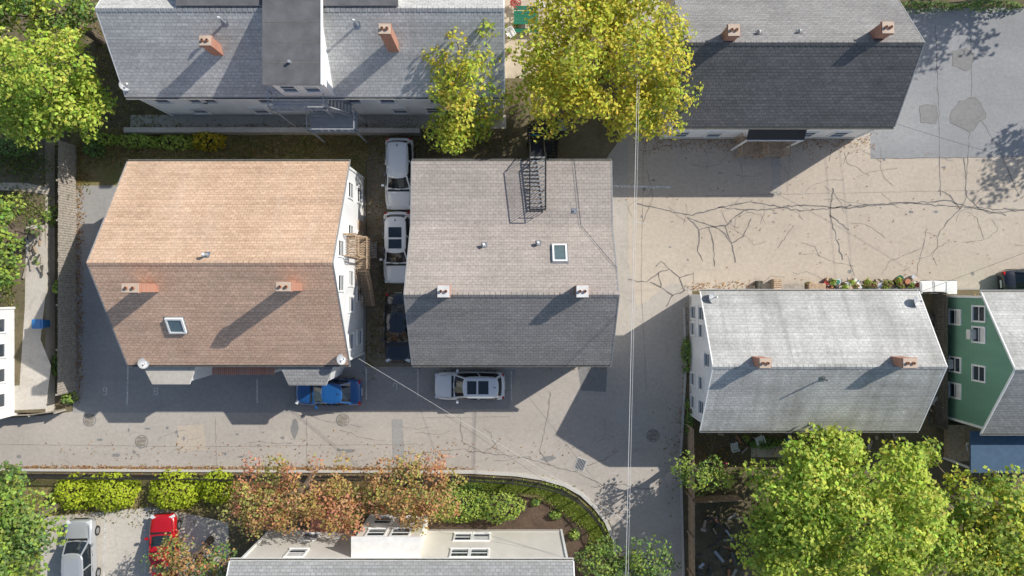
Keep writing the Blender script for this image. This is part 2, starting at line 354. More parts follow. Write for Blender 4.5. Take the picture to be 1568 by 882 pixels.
def tree(name,lobes,palette,leaf=.125,dens=68,clump=(.6,1.15),nk=1.,trunk=None,zb=0.):
    e=empty(name); bl=[]
    for (u,v,ru,rv,zc,rz) in lobes:
        x,y=G(u,v,zc); k=(H-zc)/H/S; rx=ru*k; ry=rv*k
        n=int(nk*2.9*rx*ry)+5
        for i in range(n):
            a=i*2.39996+rng.uniform(-.4,.4); q=math.sqrt((i+.5)/n)*rng.uniform(.86,1.1)
            r=rng.uniform(*clump)*(.75+.25*min(1,rx/3)); r=min(r,min(rx,ry)*.5)
            zz=math.sqrt(max(0,1-min(q,1)**2))
            c=(x+math.cos(a)*q*max(.2,rx-r*.75),y+math.sin(a)*q*max(.2,ry-r*.75),zc+(zz*rng.uniform(.35,1.15)-rng.uniform(0,.6))*rz); bl.append((c,r))
    P,N,C=blobs_leaves(bl,dens,palette); NL[0]+=len(P); leafmesh('foliage',P,N,leaf,C,e)
    mb=MB(); u,v,ru,rv,zc,rz=lobes[0]; x,y=G(u,v,zc)
    if trunk: x,y=trunk
    r0=.14+.03*zc; top=Vector((x,y,zc-.2*rz)); mid=Vector((x+.15,y-.1,zb+.55*(zc-zb)))
    mb.tube((x,y,zb-.05),mid,r0,r0*.75,'bark',9); mb.tube(mid,top,r0*.75,r0*.4,'bark',8)
    sel=random.sample(bl,min(len(bl),22))
    for c,r in sel:
        s=mid.lerp(top,random.random()); m2=s.lerp(Vector(c),.55)+Vector((0,0,.05)); mb.tube(s,m2,r0*.3,r0*.16,'bark',5); mb.tube(m2,c,r0*.16,.02,'bark',5)
    mb.obj('trunk_and_limbs',e); return e
def shrub(name,lobes,palette,leaf=.09,dens=150,parent=None):
    e=empty(name)
    P=[];N=[];C=[];pal=np.array(palette); mb=MB()
    for (u,v,ru,rv,h) in lobes:
        x,y=G(u,v,h*.6);k=(H-h*.6)/H/S;rx=ru*k;ry=rv*k
        n=int(dens*rx*ry*4)+40; d=rng.normal(size=(n,3)); d[:,2]=np.abs(d[:,2]); d/=np.linalg.norm(d,axis=1)[:,None]
        lump=1+.08*np.sin(d[:,0]*7+u)*np.sin(d[:,1]*6+v)+.04*np.sin(d[:,0]*17)*np.sin(d[:,1]*15)
        rad=(rng.uniform(.8,1.03,n)*lump)[:,None]
        p=np.array([x,y,0])+d*rad*np.array([rx,ry,h]); nn=d+rng.normal(size=(n,3))*.45+np.array([0,0,.3]); nn/=np.linalg.norm(nn,axis=1)[:,None]
        c=pal[rng.integers(len(pal),size=n)]*rng.uniform(.75,1.2,(n,1)); P.append(p);N.append(nn);C.append(c)
        for i in range(5):
            a=i*1.256; mb.tube((x,y,0),(x+rx*.55*math.cos(a),y+ry*.55*math.sin(a),h*.6),.04,.015,'bark',5)
    leafmesh('foliage',np.concatenate(P),np.concatenate(N),leaf,np.concatenate(C),e); mb.obj('stems',e); return e
tree('maple_tree',[(70,125,102,92,5.5,3.),(50,185,72,42,4.5,2.),(130,160,46,56,4.5,2.)],BRI,trunk=G(70,140,2))
tree('maple_tree',[(85,20,70,40,5.,2.4),(10,5,60,45,5.,2.4)],DRK+BRI)
tree('honey_locust_tree',[(712,115,68,88,6.,3.),(702,195,56,46,4.2,1.8),(742,62,38,44,6,2)],YEL[:4]+BRI[:2],leaf=.115)
tree('honey_locust_tree',[(928,90,138,110,7.,3.4),(848,140,74,70,5.8,2.4),(1008,158,64,62,5.5,2.2),(905,0,120,60,7,3),(960,185,40,32,4.6,1.6)],YEL,leaf=.115,trunk=G(915,120,1))
tree('ash_tree',[(12,350,34,62,4.,2.),(5,412,28,35,3.6,1.6)],GRN+DRK[:1],zb=1)
tree('ash_tree',[(20,805,75,85,5.,2.6),(5,860,60,50,4.5,2)],DRK+GRN[:2])
tree('crab_apple_tree',[(450,755,112,66,4.2,1.8),(395,780,62,50,3.8,1.5),(520,775,62,52,3.8,1.6)],RUS,leaf=.09,clump=(.45,.85),dens=85)
tree('crab_apple_tree',[(628,735,88,50,4.2,1.8),(640,778,72,34,3.2,1.4)],RUS,leaf=.09,clump=(.45,.85),dens=85)
tree('crab_apple_tree',[(285,858,66,48,3.8,1.6),(330,875,50,40,3.4,1.4)],RUS+DRK,leaf=.09,clump=(.45,.85),dens=75)
shrub('laurel_bush',[(700,778,55,27,1.6),(762,780,42,25,1.5)],GRN+DRK[:1])
tree('linden_tree',[(1300,785,158,130,6.5,3.2),(1210,840,95,60,5.,2.4),(1390,820,85,90,5.5,2.6),(1265,690,75,38,5.,1.8),(1240,750,95,60,5.6,2.4)],BRI,leaf=.135,dens=60)
tree('linden_tree',[(1510,790,88,88,5.5,2.8),(1560,860,70,60,5,2.2),(1480,860,60,50,5,2),(1400,695,48,28,4,1.4)],GRN+YEL[:2],leaf=.135,dens=60)
tree('dogwood_tree',[(1065,722,42,32,3.6,1.4),(1100,728,30,24,3.2,1.2)],GRN+DRK[:1],clump=(.4,.7),leaf=.09,dens=85)
tree('holly_tree',[(920,855,42,38,2.6,1.2),(995,858,48,40,3.,1.4),(960,880,40,30,2.6,1.2)],DRK+GRN[:1],clump=(.5,.8),leaf=.09,dens=80)
tree('oak_tree',[(1745,-150,120,60,7,3),(1670,-140,60,40,7,2.5)],DRK,leaf=.16,dens=25)
tree('oak_tree',[(1905,75,70,65,6.5,3)],GRN,leaf=.16,dens=25)
shrub('boxwood_shrub',[(108,757,34,28,1.5)],LIM,.10); shrub('boxwood_shrub',[(162,757,44,30,1.6)],LIM,.10)
shrub('boxwood_shrub',[(262,755,42,31,1.7)],LIM,.10); shrub('boxwood_shrub',[(328,749,29,27,1.4)],LIM,.10)
shrub('ivy_hedge',[(205,214,35,11,1.2),(262,216,42,12,1.),(150,212,30,10,1.)],GRN)
shrub('ivy_hedge',[(315,213,26,16,1.3)],[(.65,.48,.03),(.55,.40,.04),(.42,.44,.04)])
shrub('ivy_hedge',[(20,225,40,16,2.4),(140,228,15,12,1)],DRK)
shrub('wild_bushes',[(1410,8,70,7,1),(1520,6,60,6,1.2)],DRK)
shrub('rose_bush',[(1105,712,12,9,1.2)],[(.6,.10,.22),(.2,.3,.06),(.16,.26,.05)])
shrub('weeds',[(1335,436,12,6,.7),(1360,434,10,6,.9),(1310,438,8,5,.6),(1380,438,8,5,.5),(1240,436,6,4,.6)],[(.35,.3,.12),(.2,.28,.06),(.3,.15,.08)])
shrub('weeds',[(90,440,10,16,1.2),(102,610,12,10,1),(85,560,8,20,.8),(76,330,12,16,1.4),(60,400,9,10,1.3)],DRK+GRN)
shrub('weeds',[(1052,545,7,30,.8),(1056,640,6,30,.8),(1175,680,30,9,.6),(1410,690,20,12,.8)],DRK+GRN[:1])
shrub('garden_plants',[(850,790,10,7,.5),(880,820,9,8,.6),(905,840,10,8,.6),(820,770,8,6,.4),(700,745,40,6,.5)],DRK+GRN)
def scatter(name,regions,palette,size,flat=True):
    P=[];C=[];pal=np.array(palette)
    for (a,b,w,n,z) in regions:
        t=rng.random(n); u=a[0]+(b[0]-a[0])*t; v=a[1]+(b[1]-a[1])*t
        u=u+rng.normal(size=n)*w[0]; v=v+rng.normal(size=n)*w[1]
        x=(u-784)/S; y=(441-v)/S; P.append(np.stack([x,y,z+rng.random(n)*.04],1)); C.append(pal[rng.integers(len(pal),size=n)]*rng.uniform(.6,1.2,(n,1)))
    P=np.concatenate(P);C=np.concatenate(C);n=len(P)
    N=rng.normal(size=(n,3))*(.35 if flat else .9)+np.array([0,0,1 if flat else .5]); N/=np.linalg.norm(N,axis=1)[:,None]
    leafmesh(name,P,N,size,C)
LIT=[(.45,.20,.08),(.34,.17,.08),(.48,.31,.11),(.26,.15,.08),(.56,.35,.12)]
scatter('fallen_leaves',[((0,716),(700,718),(20,2.0),2800,.03),((60,728),(640,730),(20,4),900,.03),((110,235),(640,215),(20,14),2400,.03),((121,240),(121,600),(4,20),1300,.03),
 ((990,215),(1320,215),(20,9),1100,.03),((1055,440),(1160,436),(10,4),200,.03),((700,724),(930,790),(25,6),300,.03),((630,560),(930,562),(10,4),120,.03),((1052,480),(1045,700),(4,20),300,.03),
 ((980,240),(1500,400),(120,60),260,.03),((100,690),(900,690),(80,12),300,.03),((575,220),(575,560),(8,20),600,.03),((1070,690),(1180,680),(30,15),500,.03),((150,60),(150,190),(20,30),500,.03)],LIT,.05)
scatter('grass_tufts',[((120,225),(640,225),(30,16),9000,.04),((110,260),(130,280),(8,10),300,.04),((620,220),(568,560),(8,20),1800,.04),((160,60),(230,190),(30,30),2500,.04),((0,770),(640,765),(40,14),5000,.04),((1060,680),(1180,850),(30,40),2500,.04),((640,215),(780,215),(30,12),900,.04)],[(.26,.27,.06),(.36,.30,.12),(.18,.23,.05),(.38,.29,.14)],.06,False)
scatter('terrace_plants',[((10,240),(70,260),(25,14),1200,1.02),((15,310),(70,325),(20,12),900,1.02),((28,400),(28,460),(8,20),500,1.02)],[(.20,.28,.06),(.15,.22,.05),(.3,.28,.1)],.08,False)
scatter('lawn_grass',[((710,740),(840,750),(16,4),6000,.04),((840,752),(905,800),(8,5),4600,.04),((905,800),(928,835),(5,7),3000,.04)],[(.36,.46,.08),(.30,.40,.06),(.42,.48,.12)],.065,False)
# ---------------------------------------------------------------- buildings
def win(mb,c,n,w,h,blind=None,frame='trim'):
    n=Vector(n); t=Vector((0,0,1)).cross(n); up=Vector((0,0,1)); R=Matrix((t,n,up)).transposed(); c=Vector(c)
    def b(x,y,z,hx,hy,hz,m): mb.box(c+R@Vector((x,y,z)),(hx,hy,hz),m,R)
    b(0,.012,0,w/2,.012,h/2,'glass')
    if blind is None: blind=random.random()<.5
    if blind: b(0,.028,h*.3,w/2,.003,h*.2,'blind')
    for s in(-1,1): b(s*(w/2+.05),.035,0,.05,.035,h/2+.1,frame)
    b(0,.035,h/2+.05,w/2,.033,.05,frame); b(0,.06,-h/2-.04,w/2+.12,.058,.04,frame); b(0,.032,0,w/2,.02,.025,frame)
def z_on(prof,y):
    for (a,za),(b,zb) in zip(prof,prof[1:]):
        if a<=y<=b: return za+(zb-za)*(y-a)/(b-a)
    return prof[0][1] if y<prof[0][0] else prof[-1][1]
def house(name,x0,x1,prof,wy0,wy1,inset,wallm,roofS,roofN=None,trim='trim',ridge=None,t=.2):
    roofN=roofN or roofS
    e=empty(name); mb=MB(); v=0
    for k,((a,za),(b,zb)) in enumerate(zip(prof,prof[1:])):
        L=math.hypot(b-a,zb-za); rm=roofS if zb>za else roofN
        mb.face([(x0,a,za),(x1,a,za),(x1,b,zb),(x0,b,zb)],rm,[(x0,v),(x1,v),(x1,v+L),(x0,v+L)])
        mb.face([(x0,b,zb-t),(x1,b,zb-t),(x1,a,za-t),(x0,a,za-t)],trim); v+=L
        mb.face([(x0,a,za-t),(x0,a,za),(x0,b,zb),(x0,b,zb-t)],trim); mb.face([(x1,a,za),(x1,a,za-t),(x1,b,zb-t),(x1,b,zb)],trim)
        for xx in (x0,x1):
            s=.035
            mb.face([(xx-s,a,za+.012),(xx+s,a,za+.012),(xx+s,b,zb+.012),(xx-s,b,zb+.012)],trim)
    y,z=prof[0]; mb.face([(x0,y,z-t),(x1,y,z-t),(x1,y,z),(x0,y,z)],trim)
    y,z=prof[-1]; mb.face([(x1,y,z-t),(x0,y,z-t),(x0,y,z),(x1,y,z)],trim)
    mb.obj('roof',e)
    mb=MB()
    for (y,z),s in ((prof[0],-1),(prof[-1],1)):
        mb.box(((x0+x1)/2,y+s*.07,z-.13),((x1-x0)/2,.06,.05),trim); mb.box(((x0+x1)/2,y+s*.07,z-.07),((x1-x0)/2-.03,.04,.012),'wood_dark')
    mb.obj('gutters',e)
    if ridge is not None:
        mb=MB(); i=ridge; (a,za),(r,zr),(b,zb)=prof[i-1],prof[i],prof[i+1]; w=.16
        n=int((x1-x0)/.3)
        for k in range(n):
            xa=x0+(x1-x0)*k/n; xb=x0+(x1-x0)*(k+.93)/n
            d1=(zr-za)/(r-a); d2=(zr-zb)/(b-r); o=.025
            mb.face([(xa,r-w,zr-w*d1+o),(xb,r-w,zr-w*d1+o+.015),(xb,r,zr+o+.015),(xa,r,zr+o)],roofS,[(k*.32,0),(k*.32+.3,0),(k*.32+.3,.17),(k*.32,.17)])
            mb.face([(xa,r,zr+o),(xb,r,zr+o+.015),(xb,r+w,zr-w*d2+o+.015),(xa,r+w,zr-w*d2+o)],roofN,[(k*.32,.2),(k*.32+.3,.2),(k*.32+.3,.37),(k*.32,.37)])
        mb.obj('ridge_cap',e)
    mb=MB(); P=[(wy0,0),(wy0,z_on(prof,wy0)-t)]+[(y,z-t) for y,z in prof if wy0<y<wy1]+[(wy1,z_on(prof,wy1)-t),(wy1,0)]
    X0=x0+inset;X1=x1-inset
    mb.face([(X1,y,z) for y,z in P][::-1],wallm); mb.face([(X0,y,z) for y,z in P],wallm)
    mb.face([(X0,wy0,0),(X1,wy0,0),(X1,wy0,P[1][1]),(X0,wy0,P[1][1])],wallm); mb.face([(X1,wy1,0),(X0,wy1,0),(X0,wy1,P[-2][1]),(X1,wy1,P[-2][1])],wallm)
    for X in (X0,X1):
        for Y,zz in ((wy0,P[1][1]),(wy1,P[-2][1])): mb.box((X,Y,zz/2),(.07,.07,zz/2-.02),'trim')
    mb.box(((X0+X1)/2,(wy0+wy1)/2,.2),((X1-X0)/2+.04,(wy1-wy0)/2+.04,.2),'granite')
    mb.obj('walls',e); return e
def chimney(e,u,v,zt,zb,w=.5,d=.42,cap='brickcap',name='chimney'):
    x,y=G(u,v,zt); mb=MB(); h=(zt-zb)/2
    mb.box((x,y,zb+h-.1),(w/2,d/2,h-.06),'brick'); mb.box((x,y,zt-.11),(w/2+.05,d/2+.05,.07),'brick'); mb.box((x,y,zt-.02),(w/2+.02,d/2+.02,.03),cap)
    for s in(-1,1):
        mb.tube((x+s*w*.22,y,zt),(x+s*w*.22,y,zt+.14),.09,.085,'terracotta',8); mb.tube((x+s*w*.22,y,zt+.1),(x+s*w*.22,y,zt+.145),.065,.065,'flue',8)
    mb.obj(name,e)
def flashing(mb,x,y,prof,w,d):
    z0=z_on(prof,y-d);z1=z_on(prof,y+d); mb.face([(x-w,y-d,z0+.03),(x+w,y-d,z0+.03),(x+w,y+d,z1+.03),(x-w,y+d,z1+.03)],'flash')
def vent(e,u,v,prof,z,h=.5,r=.06,elbow=True):
    x,y=G(u,v,z); zr=z_on(prof,y); mb=MB(); flashing(mb,x,y,prof,.16,.16); mb.tube((x,y,zr-.05),(x,y,zr+h),r,r,'trim_grey' if not elbow else 'steel',9)
    if elbow: mb.tube((x,y,zr+h),(x-.12,y-.03,zr+h+.06),r*1.3,r*1.5,'steel',9)
    mb.obj('roof_vent',e)
def skylight(e,u,v,prof,z,w,d):
    x,y=G(u,v,z); za=z_on(prof,y-d/2);zb=z_on(prof,y+d/2); R=Matrix.Rotation(math.atan2(zb-za,d),3,'X'); c=Vector((x,y,(za+zb)/2)); mb=MB()
    L=math.hypot(d,zb-za)
    mb.box(c+R@Vector((0,0,.02)),(w/2+.12,L/2+.12,.012),'flash',R)
    for sx in(-1,1): mb.box(c+R@Vector((sx*w/2,0,.08)),(.05,L/2+.05,.08),'trim',R)
    for sy in(-1,1): mb.box(c+R@Vector((0,sy*L/2,.08)),(w/2-.05,.05,.078),'trim',R)
    mb.box(c+R@Vector((0,0,.11)),(w/2-.05,L/2-.05,.01),'skyglass',R); mb.obj('skylight',e)
def dish(e,x,y,z):
    mb=MB(); mb.tube((x,y,z-.5),(x,y,z),.03,.03,'steel',6); d=Vector((.6,.1,.6)).normalized(); R=d.to_track_quat('Z','Y').to_matrix(); n=14; c=Vector((x,y,z))
    prev=None
    for r,h in ((.0,0),(.15,.02),(.27,.06),(.34,.11)):
        ring=[c+R@Vector((r*math.cos(i*6.2832/n),r*math.sin(i*6.2832/n),h)) for i in range(n)]
        if prev:
            for i in range(n): mb.face([prev[i],prev[(i+1)%n],ring[(i+1)%n],ring[i]],'steel')
        prev=ring
    mb.bar(c+R@Vector((0,-.3,.1)),c+R@Vector((0,0,.4)),.03,'steel'); mb.box(c+R@Vector((0,0,.4)),(.05,.05,.06),'blind',R); mb.obj('satellite_dish',e)
# --- B orange house
pB=[(-4.65,5.0),(1.38,9.3),(7.66,5.0)]
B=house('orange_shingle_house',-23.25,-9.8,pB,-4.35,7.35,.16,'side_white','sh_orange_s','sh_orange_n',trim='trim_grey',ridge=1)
chimney(B,199,441,10.5,7.8,.85,.45); chimney(B,434,439,10.5,7.8,.75,.45)
skylight(B,264,498,pB,7.3,.9,.8); vent(B,317,390,pB,9,.4,.08)
mb=MB()
for y,z in ((6,1.6),(3.2,1.6),(-.4,1.6),(-3.2,1.6),(6,4.2),(3.4,4.2),(.6,4.2),(-1,4.2),(-3.3,4.2),(2.3,6.8),(.3,6.8)):
    win(mb,(-9.96,y,z),(1,0,0),.85,1.3)
for x in (-21,-18,-15.5,-13):
    win(mb,(x,7.35,1.6),(0,1,0),.85,1.3); win(mb,(x,-4.35,1.6),(0,-1,0),.85,1.3)
mb.box((-9.9,3.9,1.0),(.04,.5,1.),'wood'); mb.obj('windows',B)
mb=MB(); x0=-9.94
def deck(mb,xa,xb,ya,yb,z,m='wood',rails='nsew',h=1.0,posts=True,bal=.14,mp=None):
    mp=mp or m
    n=max(2,int((yb-ya)/.15))
    for i in range(n): yy=ya+(i+.5)*(yb-ya)/n; mb.box(((xa+xb)/2,yy,z),((xb-xa)/2,(yb-ya)/n*.40,.025),m)
    if posts:
        for X in(xa+.05,xb-.05):
            for Y in(ya+.05,yb-.05): mb.box((X,Y,(z-.03)/2),(.05,.05,(z-.03)/2),mp)
    def rail(a,b):
        a=Vector(a);b=Vector(b); mb.bar(a+Vector((0,0,h)),b+Vector((0,0,h)),.06,mp); mb.bar(a+Vector((0,0,.12)),b+Vector((0,0,.12)),.04,mp)
        k=max(1,int((b-a).length/bal))
        for i in range(k+1): p=a.lerp(b,i/k); mb.bar(p+Vector((0,0,.14)),p+Vector((0,0,h-.03)),.03,mp)
    zz=z+.03
    if 's' in rails: rail((xa,ya,zz),(xb,ya,zz))
    if 'n' in rails: rail((xa,yb,zz),(xb,yb,zz))
    if 'e' in rails: rail((xb,ya,zz),(xb,yb,zz))
    if 'w' in rails: rail((xa,ya,zz),(xa,yb,zz))
deck(mb,x0+.02,x0+.75,1.9,3.2,5.2,rails='nse'); deck(mb,x0+.02,x0+.9,1.2,3.2,2.6,rails='ne',posts=False)
def steps(mb,a,b,w,n,m,axis='y',rail=None):
    a=Vector(a);b=Vector(b)
    for i in range(n):
        p=a.lerp(b,(i+.5)/n)
        if axis=='y': mb.box(p,(w/2,abs(b.y-a.y)/n/2*.85,.025),m)
        else: mb.box(p,(abs(b.x-a.x)/n/2*.85,w/2,.025),m)
    off=Vector((w/2,0,0)) if axis=='y' else Vector((0,w/2,0))
    for s in(-1,1):
        mb.bar(a+off*s,b+off*s,.05,m,.18)
        if rail:
            mb.bar(a+off*s+Vector((0,0,.95)),b+off*s+Vector((0,0,.95)),.05,m)
            for i in range(n+1): p=a.lerp(b,i/n)+off*s; mb.bar(p,p+Vector((0,0,.95)),.025,m)
steps(mb,(x0+.45,1.2,2.6),(x0+.45,-1.2,.1),.7,12,'wood','y',True)
mb.obj('side_deck',B)
mb=MB(); deck(mb,-9.8,-9.0,2.0,3.1,.35,m='wood_grey',rails='',posts=False); mb.obj('wood_step',B)
def bay(e,xc,w,dp,zt,roofm,y0,nm='bay',slope=.25):
    mb=MB(); P=[(xc-w/2,y0),(xc-w/2+.6,y0-dp),(xc+w/2-.6,y0-dp),(xc+w/2,y0)]; o=.15
    Q=[(xc-w/2-o,y0),(xc-w/2+.6-o*.6,y0-dp-o),(xc+w/2-.6+o*.6,y0-dp-o),(xc+w/2+o,y0)]
    for a,b in zip(P,P[1:]): mb.face([(*a,0),(*b,0),(*b,zt-.1),(*a,zt-.1)],'side_white')
    R=[(*Q[0],zt+slope),(*Q[1],zt),(*Q[2],zt),(*Q[3],zt+slope)]; mb.face(R,roofm)
    for a,b in zip(R,R[1:]): mb.face([(a[0],a[1],a[2]-.14),(b[0],b[1],b[2]-.14),b,a],'trim')
    mb.face([(a,b,c-.14) for a,b,c in R][::-1],'trim'); mb.obj(nm,e)
    mb=MB()
    for z in (1.5,3.7)[:2 if zt>4 else 1]: win(mb,(xc,y0-dp,z),(0,-1,0),min(1.2,w-1.5),1.1)
    mb.obj(nm+'_windows',e)
bay(B,-20.9,3.3,1.4,4.4,'concrete',-4.35); bay(B,-12.5,3.3,1.45,4.5,'sh_dark_n',-4.35)
mb=MB(); mb.box((-16.6,-4.85,4.0),(1.9,.5,.07),'brick')
for X in(-18.3,-14.9): mb.box((X,-5.25,1.96),(.06,.06,1.96),'trim')
mb.box((-16.6,-5,.2),(1.8,.6,.2),'wood_grey'); mb.obj('porch',B)
dish(B,*G(220,556,5.2),5.3); dish(B,*G(522,550,5.4),5.5)
# --- C middle house
pC=[(-4.66,5.0),(-.37,8.3),(3.75,5.55),(7.66,5.15)]
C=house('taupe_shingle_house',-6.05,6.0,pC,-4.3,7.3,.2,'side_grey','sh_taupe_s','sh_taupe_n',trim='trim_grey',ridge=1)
chimney(C,679,446,9.2,7.4,.62,.62,cap='blind'); chimney(C,892,446,9.2,7.4,.62,.62,cap='blind')
skylight(C,858,388,pC,7.3,.75,.95); vent(C,741,374,pC,7.,.25,.09); vent(C,825,371,pC,7.,.25,.09); vent(C,880,322,pC,5.8,.15,.05,False)
mb=MB()
for y in (-3,0,3,6):
    for z in (1.5,3.9): win(mb,(5.8,y,z),(1,0,0),.85,1.2); win(mb,(-5.85,y,z),(-1,0,0),.85,1.2)
for x in (-4.6,-2,1,4.4):
    for z in (1.5,3.9): win(mb,(x,-4.3,z),(0,-1,0),.85,1.2); win(mb,(x,7.3,z),(0,1,0),.85,1.2)
mb.obj('windows',C)
mb=MB(); mb.box((0.8,-4.65,2.7),(1.6,.38,.06),'sh_dark'); mb.obj('door_canopy',C)
mb=MB(); xa=1.05;xb=1.98; yA=G(0,322,5.8)[1]; yN=7.9; zf=5.62
for X in(xa,xb):
    mb.bar((X,yA,zf),(X,yN,zf),.06,'iron'); mb.bar((X,yA,zf+.95),(X,yN,zf+.95),.045,'iron')
    n=22
    for i in range(n+1): yy=yA+(yN-yA)*i/n; mb.bar((X,yy,zf),(X,yy,zf+.95),.024,'iron')
for z in(zf+.5,zf+.95): mb.bar((xa,yA,z),(xb,yA,z),.045,'iron')
for i in range(14): yy=yA+(yN-yA)*(i+.5)/14; mb.box(((xa+xb)/2,yy,zf+.035),(.44,.05,.012),'trim_grey')
for yy in (yA+.3,5.9,7.4):
    for X in(xa,xb): mb.bar((X,yy,z_on(pC,yy)),(X,yy,zf),.05,'iron')
steps(mb,(1.5,7.9,5.6),(1.5,9.5,3.0),.85,10,'iron','y',True); deck(mb,1.0,2.9,9.5,10.3,3.0,m='iron',rails='n',bal=.2)
steps(mb,(2.5,9.5,3.0),(2.5,7.9,.1),.75,11,'iron','y',True)
mb.obj('fire_escape',C)
# --- A top-left building
pA=[(11.35,5.8),(15.4,9.0),(19.5,5.8)]
A=house('grey_shingle_rowhouse',-22.95,-.45,pA,11.6,19.2,.2,'side_white','sh_grey','sh_grey',ridge=1)
chimney(A,314,62,9.2,6.6,.6,.5); chimney(A,589,44,10.6,7.,.6,.5); vent(A,345,35,pA,8.5,.8,.06); vent(A,547,38,pA,8.5,.8,.06)
dish(A,*G(193,133,6.),6.2)
mb=MB(); xa=-13.5;xb=-10.55; zt=9.3
mb.box(((xa+xb)/2,14.4,zt),((xb-xa)/2+.12,3.3,.09),'trim_grey',top='membrane')
mb.box(((xa+xb)/2,14.4,7.45),((xb-xa)/2,3.0,1.755),'side_white')
mb.box((-12.35,17.25,9.08),(6.1,1.75,.09),'trim_grey',top='membrane'); mb.box((-12.35,17.3,7.9),(5.95,1.55,1.08),'side_white')
for yy in (12.3,13.4,14.5,15.7): mb.box(((xa+xb)/2,yy,zt+.094),((xb-xa)/2+.08,.02,.004),'tar')
mb.tube((-12.1,12.3,9.35),(-12.1,12.3,9.65),.08,.08,'steel'); mb.box((xb+.15,14.4,zt),(.04,3.3,.12),'trim')
mb.obj('flat_dormer',A)
mb=MB()
for x in (-19.5,-18.7,-15.2,-9.8,-7.7,-4.6,-2.4,-21.6): win(mb,(x,11.6,4.3),(0,-1,0),.85,1.35,False)
for x in (-20.4,-16.4,-12.6,-7.3,-5.1,-3.1): win(mb,(x,11.6,1.5),(0,-1,0),.85,1.35)
for x in(-12.7,-11.4): win(mb,(x,11.4,7.6),(0,-1,0),.8,1.1)
mb.obj('windows',A)
mb=MB(); deck(mb,-14.2,-11.0,10.55,11.5,5.6,m='steel',rails='nsew',bal=.4,posts=False)
deck(mb,-12.6,-9.7,9.75,11.0,3.3,m='steel',rails='nsew',bal=.4)
steps(mb,(-11.2,11.1,5.5),(-10.0,11.1,3.4),.7,8,'steel','x',True)
for X in(-14.2,-11.05): mb.bar((X,10.6,5.6),(X,10.6,0),.07,'steel')
for X in(-14.2,-12.6,-11.05): mb.bar((X,11.5,4.6),(X,10.6,5.58),.05,'steel')
mb.obj('fire_escape',A)
# --- D top right
pD=[(9.75,5.0),(13.75,8.3),(17.8,5.0)]
D=house('dark_shingle_house',9.75,23.13,pD,10.05,17.5,.2,'side_white','sh_dark','sh_dark_n',ridge=1,trim='trim_grey')
chimney(D,1124,46,9.2,7.2,.6,.6); chimney(D,1360,42,9.2,7.2,.6,.6); vent(D,1165,47,pD,8,.2,.08); vent(D,1228,45,pD,8,.2,.06)
mb=MB()
for x in (11,13.2,19.2,21.3):
    for z in(1.5,4.0): win(mb,(x,10.05,z),(0,-1,0),.9,1.2)
for y in (12,15): win(mb,(9.95,y,4.),(-1,0,0),.85,1.2)
mb.obj('windows',D)
mb=MB()
mb.face([(14.6,10.03,4.3),(14.6,9.2,3.6),(18.2,9.2,3.6),(18.2,10.03,4.3)],'black_plastic'); mb.box((16.4,9.2,3.56),(1.8,.03,.06),'trim')
for X in(14.7,18.1): mb.box((X,9.25,1.75),(.05,.05,1.75),'trim')
deck(mb,14.9,16.3,8.7,10.,.8,m='wood',rails='we'); deck(mb,16.6,18.0,8.7,10.,.8,m='wood',rails='we'); mb.obj('entry_porch',D)
# --- E right house
pE=[(-8.72,4.5),(-4.5,7.45),(-.2,4.5)]
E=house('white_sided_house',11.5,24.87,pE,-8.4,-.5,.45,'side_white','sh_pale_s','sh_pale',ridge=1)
chimney(E,1172,556,8.5,6.8,.6,.5); chimney(E,1394,556,8.5,6.8,.75,.5); vent(E,1262,581,pE,7.2,.9,.05,False)
mb=MB()
for y in(-1.6,-2.7,-6.0,-7.5):
    for z in(1.1,3.2): win(mb,(11.95,y,z),(-1,0,0),.75,.95)
win(mb,(11.95,-4.4,4.6),(-1,0,0),.75,.95)
for x in(13.5,16.5,19.5,22.5): win(mb,(x,-.5,2.8),(0,1,0),.85,1.2); win(mb,(x,-8.4,2.8),(0,-1,0),.85,1.2)
mb.obj('windows',E); dish(E,*G(1086,456,4.6),4.9); dish(E,*G(1396,462,4.8),5.1)
# --- F green house
pF=[(-8.9,4.5),(-4.65,7.6),(-.25,4.5)]
F=house('green_sided_house',28.7,42,pF,-8.6,-.55,.25,'side_green','sh_grey_mid','sh_pale',ridge=1)
mb=MB()
for y,z in((-1.9,1.4),(-5.0,1.4),(-6.7,1.4),(-2.9,3.9),(-5.3,3.9),(-1.6,3.9)): win(mb,(28.95,y,z),(-1,0,0),.85,1.1)
for y,z in((-2.9,3.4),(-5.,1.0)): mb.box((28.75,y,z),(.2,.3,.2),'blind')
mb.obj('windows',F)
mb=MB(); mb.box((33,-10.3,3.2),(4.2,1.3,.07),'shingle_blue')
for X in(29,32,36): mb.box((X,-11.4,1.56),(.06,.06,1.56),'trim')
mb.box((33,-10.3,.3),(4,1.2,.3),'wood'); mb.obj('rear_porch',F)
